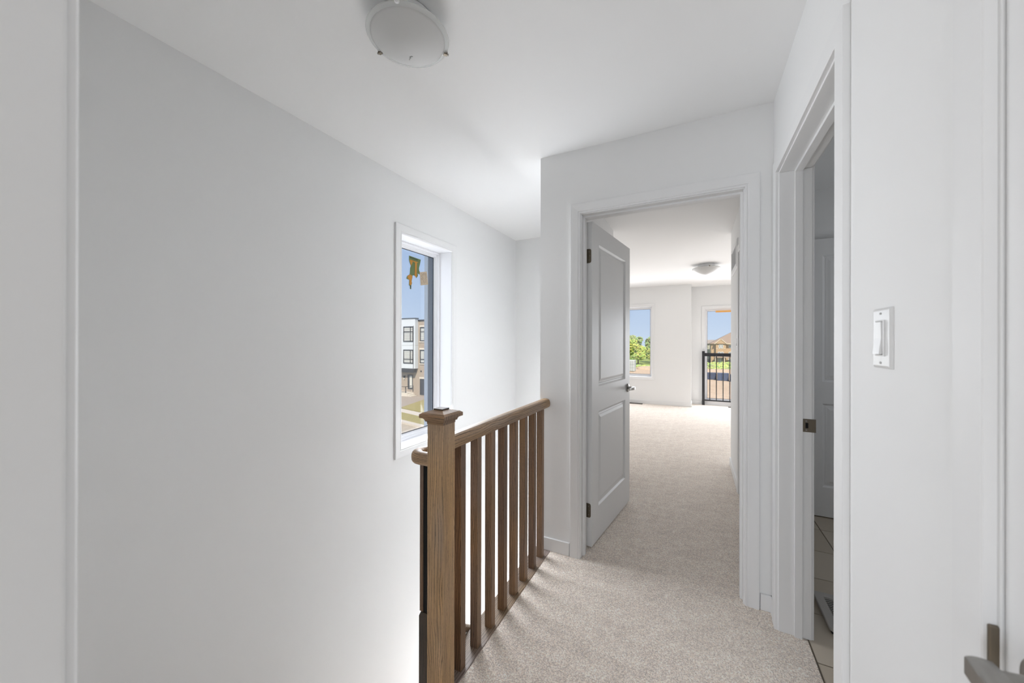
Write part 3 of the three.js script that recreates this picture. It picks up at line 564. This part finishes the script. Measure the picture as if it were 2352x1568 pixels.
// ---------------------------------------------------------------- labels left on the tall window glass
{
  const xg = XL - 0.165 + 0.0085; // just inside the glass
  const zy = (u, v) => { // picture position -> (f, y) on the glass plane
    const cy = Math.cos(26.84 * Math.PI / 180), sy = Math.sin(26.84 * Math.PI / 180), a = (u - 1176) / 833, X = a * cy - sy, F = a * sy + cy, Y = -(v - 784.4) / 833;
    const k = xg / X; return new THREE.Vector2(-F * k, 1.29 + Y * k); // shape x = -f = three.js z
  };
  const c7 = (p) => zy(910 + p[0] / 7.84, 560 + p[1] / 7.84);
  const sheet = (pts, off, th) => { const g = flat(new THREE.ExtrudeGeometry(new THREE.Shape(pts.map(c7)), { depth: th, bevelEnabled: false })); g.rotateY(-Math.PI / 2); g.translate(xg + off, 0, 0); return uvBox(g); };
  const t = thing('torn_label', 'torn green and ochre sticker on the tall window glass', 'sticker');
  mesh('green_film', sheet([[228, 212], [440, 287], [425, 370], [408, 440], [412, 490], [432, 515], [425, 540], [412, 555], [385, 530], [390, 575], [362, 620], [345, 590], [318, 568], [292, 572], [290, 610], [280, 650], [275, 690], [285, 705], [270, 750], [268, 820], [248, 812], [245, 765], [228, 740], [232, 650], [205, 640], [180, 625], [195, 580], [240, 550], [245, 500], [248, 440], [262, 400], [240, 340], [228, 290]], 0, 0.0008), std(0x5f7043, 0.6), t);
  const oc = std(0xb87f2c, 0.6);
  mesh('ochre_print', [sheet([[240, 285], [300, 300], [285, 350], [262, 398], [250, 345]], 0.0009, 0.0004), sheet([[285, 300], [400, 335], [370, 345], [366, 590], [358, 615], [330, 575], [336, 340], [290, 320]], 0.0009, 0.0004), sheet([[200, 580], [245, 552], [285, 575], [285, 610], [272, 660], [278, 705], [262, 750], [236, 735], [238, 655], [205, 625]], 0.0009, 0.0004)], oc, t);
  mesh('dark_print', sheet([[245, 238], [385, 283], [380, 300], [248, 255]], 0.0009, 0.0004), std(0x33402c, 0.6), t);
  mesh('dark_tip', sheet([[250, 755], [268, 752], [264, 815], [250, 808]], 0.0009, 0.0004), std(0x33402c, 0.6), t);
  const p = thing('paper_label', 'small beige paper tag stuck beside the torn sticker', 'sticker');
  mesh('paper', sheet([[418, 512], [545, 500], [572, 735], [437, 750]], 0.0012, 0.0006), std(0xb7a690, 0.85), p);
  const marks = [];
  for (let k = 0; k < 9; k++) { const y = 535 + k * 22, s = k * 2.2; let x = 440 + s * 0.7; while (x < 535) { const wv = 4 + 16 * hash(k, Math.round(x), 3); if (hash(k, Math.round(x), 4) > 0.45) marks.push(sheet([[x, y], [x + wv, y - 1], [x + wv, y + 4], [x, y + 5]], 0.0019, 0.0002)); x += wv + 6; } }
  mesh('print', marks, std(0x5b5147, 0.8), p);
}

// ---------------------------------------------------------------- outdoors
const G = -5.6;
const speck = (a, b, sc) => { const t = tex(256, 256, (u, v, x, y) => { const k = 0.5 * vnoise(x / 3, y / 3, 21, 85, 85) + 0.3 * vnoise(x / 14, y / 14, 22, 18, 18) + 0.2 * hash(x, y, 23); return a.map((c, i) => c + (b[i] - c) * k); }); t.repeat.set(1 / sc, 1 / sc); return t; };
M.asphalt = std(0xffffff, 0.95, { map: speck([150, 140, 124], [190, 178, 158], 3) });
M.sand = std(0xffffff, 0.95, { map: speck([176, 150, 122], [222, 200, 172], 9) });
M.lawn = std(0xffffff, 0.95, { map: speck([118, 116, 62], [178, 160, 104], 2.5) });
M.field = std(0xffffff, 0.95, { map: speck([108, 130, 58], [176, 184, 100], 6) });
M.concrete = std(0xc3bbae, 0.9); M.drive = std(0x9a9085, 0.9);
M.brickGrey = std(0xffffff, 0.9, { map: speck([134, 124, 112], [182, 170, 156], 0.5) });
M.panel = std(0xc9d2d8, 0.55); M.charcoal = std(0x2c3036, 0.5); M.blind = std(0xc8cac4, 0.7); M.stone = std(0xcac5ba, 0.85);
M.brickTan = std(0xffffff, 0.9, { map: speck([166, 138, 106], [200, 174, 138], 1.2) });
M.shingle = std(0xffffff, 0.95, { map: speck([128, 112, 98], [168, 150, 132], 1.5) });
M.cream = std(0xd9cdb4, 0.7); M.curtain = std(0x9aa0a0, 0.8);
function slab(pts, y0, y1) { const s = new THREE.Shape(pts.map(([x, f]) => new THREE.Vector2(x, f))); const g = flat(new THREE.ExtrudeGeometry(s, { depth: y1 - y0, bevelEnabled: false })); g.rotateX(-Math.PI / 2); g.translate(0, y0, 0); return uvBox(g); }
struct('ground', [slab([[-120, 9], [-1.5, 9], [-1.5, 12], [-1.5, 60], [-120, 60]], G - 0.3, G)], M.asphalt, 'sunlit street surface below the tall window', 'road');
struct('ground_site', [slab([[-120, 60.01], [-1.49, 60.01], [-1.49, 9], [160, 9], [160, 320], [-120, 320]], G - 0.3, G)], M.sand, 'bare sandy building site in front of the house', 'ground');
struct('ground_field', [slab([[-90, 104], [0.5, 103], [60, 99], [140, 97], [140, 300], [-90, 300]], G - 0.01, G + 0.05)], M.field, 'green weedy field beyond the sandy site', 'field');
struct('kerb', [slab([[-34, 26.5], [-22.8, 23.75], [-10, 20.7], [-10, 20.2], [-22.3, 23.1], [-34, 25.8]], G, G + 0.14)], M.concrete, 'pale concrete kerb at the street edge', 'kerb');
struct('lawn_verge', [slab([[-34, 28.3], [-25.3, 26.3], [-10, 22.6], [-10, 20.7], [-22.8, 23.75], [-34, 26.5]], G, G + 0.12)], M.lawn, 'dry grass verge between kerb and sidewalk', 'lawn');
struct('sidewalk', [slab([[-34, 29.5], [-26.6, 27.7], [-10, 23.8], [-10, 22.6], [-25.3, 26.3], [-34, 28.3]], G, G + 0.11)], M.concrete, 'pale concrete sidewalk between the lawns', 'sidewalk');
struct('lawn_front', [slab([[-27.0, 28.2], [-28.4, 33.6], [-18, 33.6], [-16, 25.6], [-26.4, 27.75]], G, G + 0.13)], M.lawn, 'dry patchy front lawn by the driveway', 'lawn');
struct('driveway', [slab([[-34, 29.5], [-34, 35], [-24, 35], [-28.4, 33.6], [-27.0, 28.2], [-26.6, 27.7]], G, G + 0.10)], M.drive, 'grey driveway in front of the townhouse', 'driveway');
struct('lawn_porch', [slab([[-36, 31.2], [-36, 33.4], [-32.6, 33.4], [-31.6, 32.9], [-32.4, 31.6]], G, G + 0.16)], M.field, 'small green lawn at the porch', 'lawn');

{ // townhouse across the street
  const t = thing('townhouse', 'modern three-storey townhouse with white panel bay and grey brick', 'house', null, [-31.3, G, 35.28]);
  mesh('brick_wall', bx(-9, 6, 0, 9.5, 0, 8), M.brickGrey, t);
  mesh('parapet_cap', bx(-9, 6.1, 9.45, 9.62, -0.08, 8), M.charcoal, t);
  for (const [x0, x1, y0, y1] of [[-7, 0.27, 6.42, 9.74], [-7, 0.27, 3.52, 6.40]]) mesh('white_panel', bx(x0, x1, y0, y1, -0.58, 0.01), M.panel, t);
  mesh('bay_cap', bx(-7.1, 0.34, 9.74, 9.82, -0.66, 0.02), M.charcoal, t);
  mesh('corner_trim', bx(-0.03, 0.03, 3.5, 8.85, -0.61, -0.575), M.charcoal, t);
  const win = (x0, x1, y0, y1, f, mv, mh) => {
    const w = mesh('window', [bx(x0, x1, y0, y0 + 0.1, f - 0.06, f + 0.02), bx(x0, x1, y1 - 0.1, y1, f - 0.06, f + 0.02), bx(x0, x0 + 0.1, y0, y1, f - 0.06, f + 0.02), bx(x1 - 0.1, x1, y0, y1, f - 0.06, f + 0.02), bx(mv - 0.05, mv + 0.05, y0, y1, f - 0.06, f + 0.02), bx(x0, x1, mh - 0.05, mh + 0.05, f - 0.06, f + 0.02)], M.charcoal, t);
    mesh('curtain', bx(x0 + 0.05, x1 - 0.05, y0 + 0.05, y1 - 0.05, f - 0.008, f + 0.02), M.curtain, w);
    mesh('pane', bx(x0 + 0.05, x1 - 0.05, y0 + 0.05, y1 - 0.05, f - 0.036, f - 0.032), M.glass, w);
    for (let k = 0; k < 7; k++) { const y = y0 + 0.2 + (y1 - y0 - 0.35) * k / 7; mesh('blind_slat', bx(x0 + 0.12, x1 - 0.12, y, y + (y1 - y0) * 0.075, f - 0.022, f), M.blind, w); }
  };
  win(-1.62, -0.01, 6.85, 8.77, -0.58, -0.47, 8.10); win(-1.62, -0.01, 4.13, 5.87, -0.58, -0.47, 4.68);
  win(-4.2, -2.4, 6.85, 8.77, -0.58, -3.3, 8.10); win(-4.2, -2.4, 4.13, 5.87, -0.58, -3.3, 4.68);
  win(0.59, 2.0, 6.92, 8.68, 0, 1.3, 8.10); win(0.59, 2.0, 4.16, 5.85, 0, 1.3, 4.68);
  for (const y of [6.78, 4.03]) mesh('sill', bx(0.48, 2.1, y, y + 0.12, -0.08, 0.02), M.stone, t);
  for (const y of [8.70, 5.87]) mesh('lintel', bx(0.48, 2.1, y, y + 0.2, -0.03, 0.02), M.stone, t);
  mesh('canopy', bx(-7, 0.02, 3.00, 3.50, -0.62, 0.02), M.charcoal, t);
  const dr = mesh('entry_door', bx(-1.42, -0.60, 0.85, 2.68, -0.05, 0.03), M.charcoal, t); mesh('pane', bx(-1.08, -0.68, 1.05, 2.55, -0.06, 0.0), M.blind, dr);
  mesh('garage_door', bx(0.58, 3.6, 0.24, 2.24, -0.04, 0.03), M.charcoal, t); mesh('lintel', bx(0.48, 3.7, 2.24, 2.46, -0.04, 0.03), M.stone, t);
  mesh('wall_vent', bx(0.66, 0.84, 3.08, 3.28, -0.04, 0.01), M.charcoal, t);
  const lm = mesh('wall_lamp', bx(-2.06, -1.86, 2.25, 2.50, -0.16, 0), M.charcoal, t); mesh('lamp_glass', bx(-2.02, -1.90, 2.05, 2.25, -0.13, -0.03), M.blind, lm);
  mesh('porch_slab', bx(-5, -0.45, 0, 0.52, -1.15, 0), M.stone, t);
  for (let k = 0; k < 2; k++) mesh('porch_step', bx(-0.45 + 0.28 * k, -0.17 + 0.28 * k, 0, 0.35 - 0.17 * k, -1.1, -0.1), M.stone, t);
  const rl = mesh('porch_railing', [bx(-5, -0.75, 1.24, 1.30, -1.12, -1.06), bx(-5, -0.75, 0.60, 0.65, -1.12, -1.06), bx(-0.79, -0.72, 0.5, 1.32, -1.13, -1.05), bx(-2.9, -2.84, 0.5, 1.3, -1.12, -1.06), bx(-0.79, -0.73, 1.24, 1.30, -1.1, -0.05), bx(-0.56, -0.50, 0.55, 1.38, -0.1, -0.04)], M.charcoal, t);
}
// trees, field growth
M.leafA = new THREE.MeshStandardMaterial({ color: 0xffffff, vertexColors: true, roughness: 0.9 });
const ico = new THREE.IcosahedronGeometry(1, 0);
function foliage(n, size, place, col) {
  const gs = [];
  for (let i = 0; i < n; i++) {
    const [x, y, z, s] = place(i), g = flat(ico.clone()), p = g.attributes.position;
    g.rotateX(rr(0, 3)); g.rotateY(rr(0, 3)); g.scale(s * size * rr(0.7, 1.3), s * size * rr(0.6, 1.0), s * size * rr(0.7, 1.3)); g.translate(x, y, z); g.computeVertexNormals();
    const c = col(i), k = rr(0.75, 1.2), a = new Float32Array(p.count * 3); for (let j = 0; j < p.count; j++) { a[j * 3] = c[0] * k; a[j * 3 + 1] = c[1] * k; a[j * 3 + 2] = c[2] * k; }
    g.setAttribute('color', new THREE.BufferAttribute(a, 3)); gs.push(g);
  }
  return mergeGeometries(gs, false);
}
const bark = std(0x5a4a3a, 0.9);
function tree(label, x, f, h, r, col, group, base = G) {
  const t = thing('tree', label, 'tree', group, [x, base, f]);
  const lobes = []; for (let k = 0; k < 9; k++) { const a = rr(0, 6.28), q = rr(0.1, 0.75); lobes.push([q * r * Math.cos(a), h * rr(0.35, 0.82), q * r * Math.sin(a), r * rr(0.35, 0.55)]); }
  lobes.push([0, h * 0.75, 0, r * 0.55]);
  mesh('crown', foliage(800, r * 0.115, () => { const L = lobes[Math.floor(rnd() * lobes.length)], u = rr(-1, 1), a = rr(0, 6.28), s = Math.sqrt(1 - u * u), q = rr(0.75, 1.02) * L[3]; return [L[0] + q * s * Math.cos(a), Math.max(0.6, L[1] + q * u), L[2] + q * s * Math.sin(a), rr(0.7, 1.25)]; }, () => col.map((c) => c * rr(0.8, 1.15))), M.leafA, t);
  mesh('trunk', cyl(r * 0.05, r * 0.08, h * 0.6, 8).translate(0, h * 0.3, 0), bark, t);
}
const yg = [0.50, 0.58, 0.16], mg = [0.30, 0.40, 0.14], lg = [0.36, 0.46, 0.20];
const near = 'trees seen through the casement window', far = 'distant trees on the far rise';
tree('tall yellow-green tree behind the shipping container', -19.6, 123, 8.4, 2.4, yg, near);
tree('broad sunlit green tree right of the tall yellow one', -15.6, 116, 6.5, 2.3, yg, near);
tree('low mid-green tree at the field edge', -13.4, 129.6, 6.6, 2.4, mg, near);
tree('low rounded bush growing right behind the container', -17.2, 108.5, 3.4, 1.7, mg, near);
tree('large yellow-green tree hidden behind the open door edge', -25.9, 123, 8.8, 2.4, yg, near);
tree('bright bushy tree beside the sandy mound', -11.6, 121.6, 5.0, 1.9, yg, near);
for (const [x, f, h, r] of [[-40, 172, 11.4, 3.6], [-32, 162, 10.6, 3.2], [-27, 172, 10.9, 3.2], [-21.5, 160, 9.6, 3.0], [-18, 172, 9.8, 3.0], [-14, 161, 8.8, 2.6]]) tree('distant green tree on the far rise above the nearer crowns', x, f, h, r, lg, far);
tree('small green treetop behind the left house roof', 3.9, 145, 8.9, 1.2, mg);
{ // weeds
  const t = tag(mesh('tall_weeds', foliage(900, 0.32, () => { const x = rr(-1, 14), f = rr(97, 112); return [x, G + rr(0.1, 0.5) + (f - 96) * 0.06, -f, rr(0.6, 1.6)]; }, () => (rnd() < 0.5 ? yg : mg).map((c) => c * rr(0.9, 1.25))), M.leafA, scene), 'tall green weeds in front of the tan houses', 'weeds'); t.userData.kind = 'stuff';
  const b = tag(mesh('field_brush', foliage(420, 0.32, () => { const x = rr(-19, -8), f = rr(101.5, 105.5); return [x, G + rr(0.0, 0.4), -f, rr(0.5, 1.4)]; }, () => (rnd() < 0.6 ? yg : mg).map((c) => c * rr(0.9, 1.2))), M.leafA, scene), 'green brush between the trees and the sand', 'weeds'); b.userData.kind = 'stuff';
}
{ // shipping container
  const t = thing('shipping_container', 'pale grey shipping container with red mark on the sand', 'container', null, [-13.9, G, 88]);
  const mt = std(0xb9c2c2, 0.6), md = std(0x8d9696, 0.6);
  mesh('body', bx(-4, 1.25, 0.08, 2.55, 0.05, 2.4), mt, t);
  for (const x of [-1.15, 0.05]) mesh('door', bx(x, x + 1.15, 0.12, 2.50, -0.02, 0.06), mt, t);
  for (const x of [-0.75, -0.4, 0.4, 0.8]) mesh('lock_bar', bx(x, x + 0.05, 0.15, 2.45, -0.06, -0.02), md, t);
  for (const y of [0.85, 1.6]) mesh('cross_bar', bx(-1.15, 1.2, y, y + 0.05, -0.05, -0.02), md, t);
  mesh('red_mark', bx(-0.95, -0.40, 1.85, 2.25, -0.05, -0.02), std(0xcf3d45, 0.7), t);
  mesh('top_edge', bx(-4.05, 1.30, 2.50, 2.60, -0.02, 2.45), std(0xdadedd, 0.6), t);
}
function mound(name, label, x, f, rx, h, rz, m) { const g = new THREE.SphereGeometry(1, 24, 12, 0, 6.2832, 0, 1.5708); const p = g.attributes.position; for (let i = 0; i < p.count; i++) { const k = 1 + 0.25 * (vnoise(p.getX(i) * 3 + 9, p.getZ(i) * 3 + 9, 41) - 0.5); p.setXYZ(i, p.getX(i) * k * rx, p.getY(i) * h * k, p.getZ(i) * k * rz); } g.computeVertexNormals(); const o = mesh(name, uvBox(flat(g)), m, scene); o.position.set(x, G, -f); return tag(o, label, 'earth mound'); }
mound('earth_mound', 'low sandy mound to the right of the container', -10.2, 98, 3.5, 0.75, 3, M.sand);
mound('earth_mound', 'long sandy bank in front of the weeds', 6, 91.5, 9, 0.95, 4, M.sand);
{ // dark blue wrapped pallets along the site
  const mt = std(0x33415e, 0.5), mt2 = std(0x3d4d6c, 0.45);
  const spots = [[2.5, 76.5, 1.75], [4.4, 75.2, 1.75], [6.3, 74.0, 1.75], [8.2, 73.0, 1.75], [0.6, 77.6, 1.75]];
  const labels = ['dark blue tarp-wrapped stack nearest the casing edge', 'dark blue tarp-wrapped stack beside the second guard baluster gap', 'blue tarp-wrapped stack further along the row', 'dark blue wrapped stack at the far end of the row', 'dark blue wrapped stack at the near end of the row'];
  spots.forEach(([x, f, w], k) => {
    const t = thing('wrapped_stack', labels[k], 'tarp bundle', 'blue wrapped stacks on the sand', [x, G, f]);
    mesh('wrap', rb(-w / 2, w / 2, 0, 1.18 + 0.1 * (k % 2), -0.7, 0.7, 0.08), k % 2 ? mt2 : mt, t); mesh('top_sheet', rb(-w / 2 - 0.03, w / 2 + 0.03, 1.14 + 0.1 * (k % 2), 1.24 + 0.1 * (k % 2), -0.73, 0.73, 0.03), k % 2 ? mt2 : mt, t);
  });
}
function prism(x0, x1, y0, y1, f0, f1, xr = (x0 + x1) / 2) { // gable roof or pediment, ridge along f
  const s = new THREE.Shape([[x0, y0], [x1, y0], [xr, y1]].map((p) => new THREE.Vector2(...p))); const g = new THREE.ExtrudeGeometry(s, { depth: f1 - f0, bevelEnabled: false }); g.translate(0, 0, -f1); return uvBox(g);
}
function hip(x0, x1, y0, y1, f0, f1, xa, xb, fa, fb) { // hipped roof, flat ridge quad
  const a = [V(x0, y0, f0), V(x1, y0, f0), V(x1, y0, f1), V(x0, y0, f1)], b = [V(xa, y1, fa), V(xb, y1, fa), V(xb, y1, fb), V(xa, y1, fb)], P = [];
  for (let k = 0; k < 4; k++) { const n = (k + 1) % 4; P.push(a[k], a[n], b[n], a[k], b[n], b[k]); } P.push(b[0], b[1], b[2], b[0], b[2], b[3]);
  const q = new Float32Array(P.length * 3); P.forEach((p, i) => p.toArray(q, i * 3)); const g = new THREE.BufferGeometry(); g.setAttribute('position', new THREE.BufferAttribute(q, 3)); g.computeVertexNormals(); return uvBox(g);
}
function houseWindow(t, x0, x1, y0, y1, f, mid = true) {
  const w = mesh('window', [bx(x0, x1, y0, y0 + 0.12, f - 0.08, f + 0.02), bx(x0, x1, y1 - 0.12, y1, f - 0.08, f + 0.02), bx(x0, x0 + 0.1, y0, y1, f - 0.08, f + 0.02), bx(x1 - 0.1, x1, y0, y1, f - 0.08, f + 0.02), ...(mid ? [bx((x0 + x1) / 2 - 0.08, (x0 + x1) / 2 + 0.08, y0, y1, f - 0.08, f + 0.02)] : [])], std(0xe4e4de, 0.6), t);
  mesh('curtain', bx(x0 + 0.05, x1 - 0.05, y0 + 0.05, y1 - 0.05, f - 0.01, f + 0.02), M.curtain, w);
  mesh('pane', bx(x0 + 0.05, x1 - 0.05, y0 + 0.05, y1 - 0.05, f - 0.05, f - 0.045), M.glass, w);
}
{ // tan brick houses beyond the site
  const t = thing('brick_house', 'tan brick house with front gable and brown shingle roof', 'house', null, [0, G, 115]); const Y = (y) => y - G;
  mesh('front_wall', bx(5.05, 7.45, 0, Y(0.95), 0, 3), M.brickTan, t);
  mesh('wall', bx(3.9, 14, 0, Y(0.85), 0.9, 11), M.brickTan, t);
  mesh('gable', prism(5.0, 7.5, Y(0.93), Y(2.06), 0, 3, 6.19), M.brickTan, t);
  const fa = mesh('gable_trim', [prism(4.72, 7.78, Y(0.80), Y(2.22), -0.25, 3.5, 6.19), prism(5.02, 7.48, Y(0.80), Y(1.93), -0.4, 3.6, 6.19)].slice(0, 1), M.shingle, t); fa.position.y = 0.06;
  mesh('gable_front', prism(5.02, 7.48, Y(0.85), Y(2.02), -0.30, 0, 6.19), M.brickTan, t);
  for (const s of [-1, 1]) { const g = new THREE.BoxGeometry(1.95, 0.16, 0.12); g.rotateZ(-s * 0.745); g.translate(6.19 + s * 0.76, Y(1.48), 0.34); mesh('barge_board', uvBox(g), M.cream, t); }
  mesh('main_roof', hip(3.5, 15, Y(0.85), Y(4.4), 0.4, 12, 9.6, 12, 5, 7), M.shingle, t);
  for (const [x0, x1] of [[4.65, 5.2], [7.3, 9.8]]) mesh('eave', bx(x0, x1, Y(0.72), Y(0.92), -0.05, 0.9), M.cream, t);
  houseWindow(t, 5.70, 6.78, Y(-0.40), Y(0.64), 0); houseWindow(t, 8.12, 9.1, Y(-0.36), Y(0.56), 0.9, false);
  mesh('band', bx(5.05, 7.45, Y(-0.52), Y(-0.42), -0.04, 0.02), M.cream, t);
  houseWindow(t, 5.5, 6.9, Y(-2.3), Y(-1.35), 0); houseWindow(t, 8.1, 9.1, Y(-2.3), Y(-1.35), 0.9, false);
  houseWindow(t, 5.53, 6.60, Y(-4.45), Y(-3.1), 0); houseWindow(t, 8.0, 8.8, Y(-4.45), Y(-3.1), 0.9, false);
  mesh('porch_roof', hip(4.6, 9, Y(-2.95), Y(-2.55), -1.6, 0.1, 4.8, 8.8, -1.4, 0), M.shingle, t);
  for (const x of [4.8, 6.9, 8.6]) mesh('porch_column', bx(x, x + 0.18, 0, Y(-2.95), -1.5, -1.3), M.cream, t);
  const u = thing('grey_house', 'paler grey-green house left of the tan gable', 'house', null, [0.2, G, 128.5]);
  mesh('wall', bx(-2, 4.6, 0, Y(0.80), 0, 9), std(0xa9ab98, 0.8), u);
  mesh('roof', hip(-2.4, 5.4, Y(0.78), Y(2.0), -0.4, 10, 1, 5.2, 3, 6), std(0x9d9287, 0.9), u);
  houseWindow(u, 3.55, 3.95, Y(-1.2), Y(0.4), 0, false); houseWindow(u, 4.15, 4.45, Y(-1.2), Y(0.4), 0, false); houseWindow(u, 3.6, 4.4, Y(-3.6), Y(-2.9), 0, false);
  mesh('garage', bx(2.5, 4.5, 0, 1.6, -0.1, 0.02), std(0x6f6f6b, 0.7), u);
}

renderer.render(scene, camera);
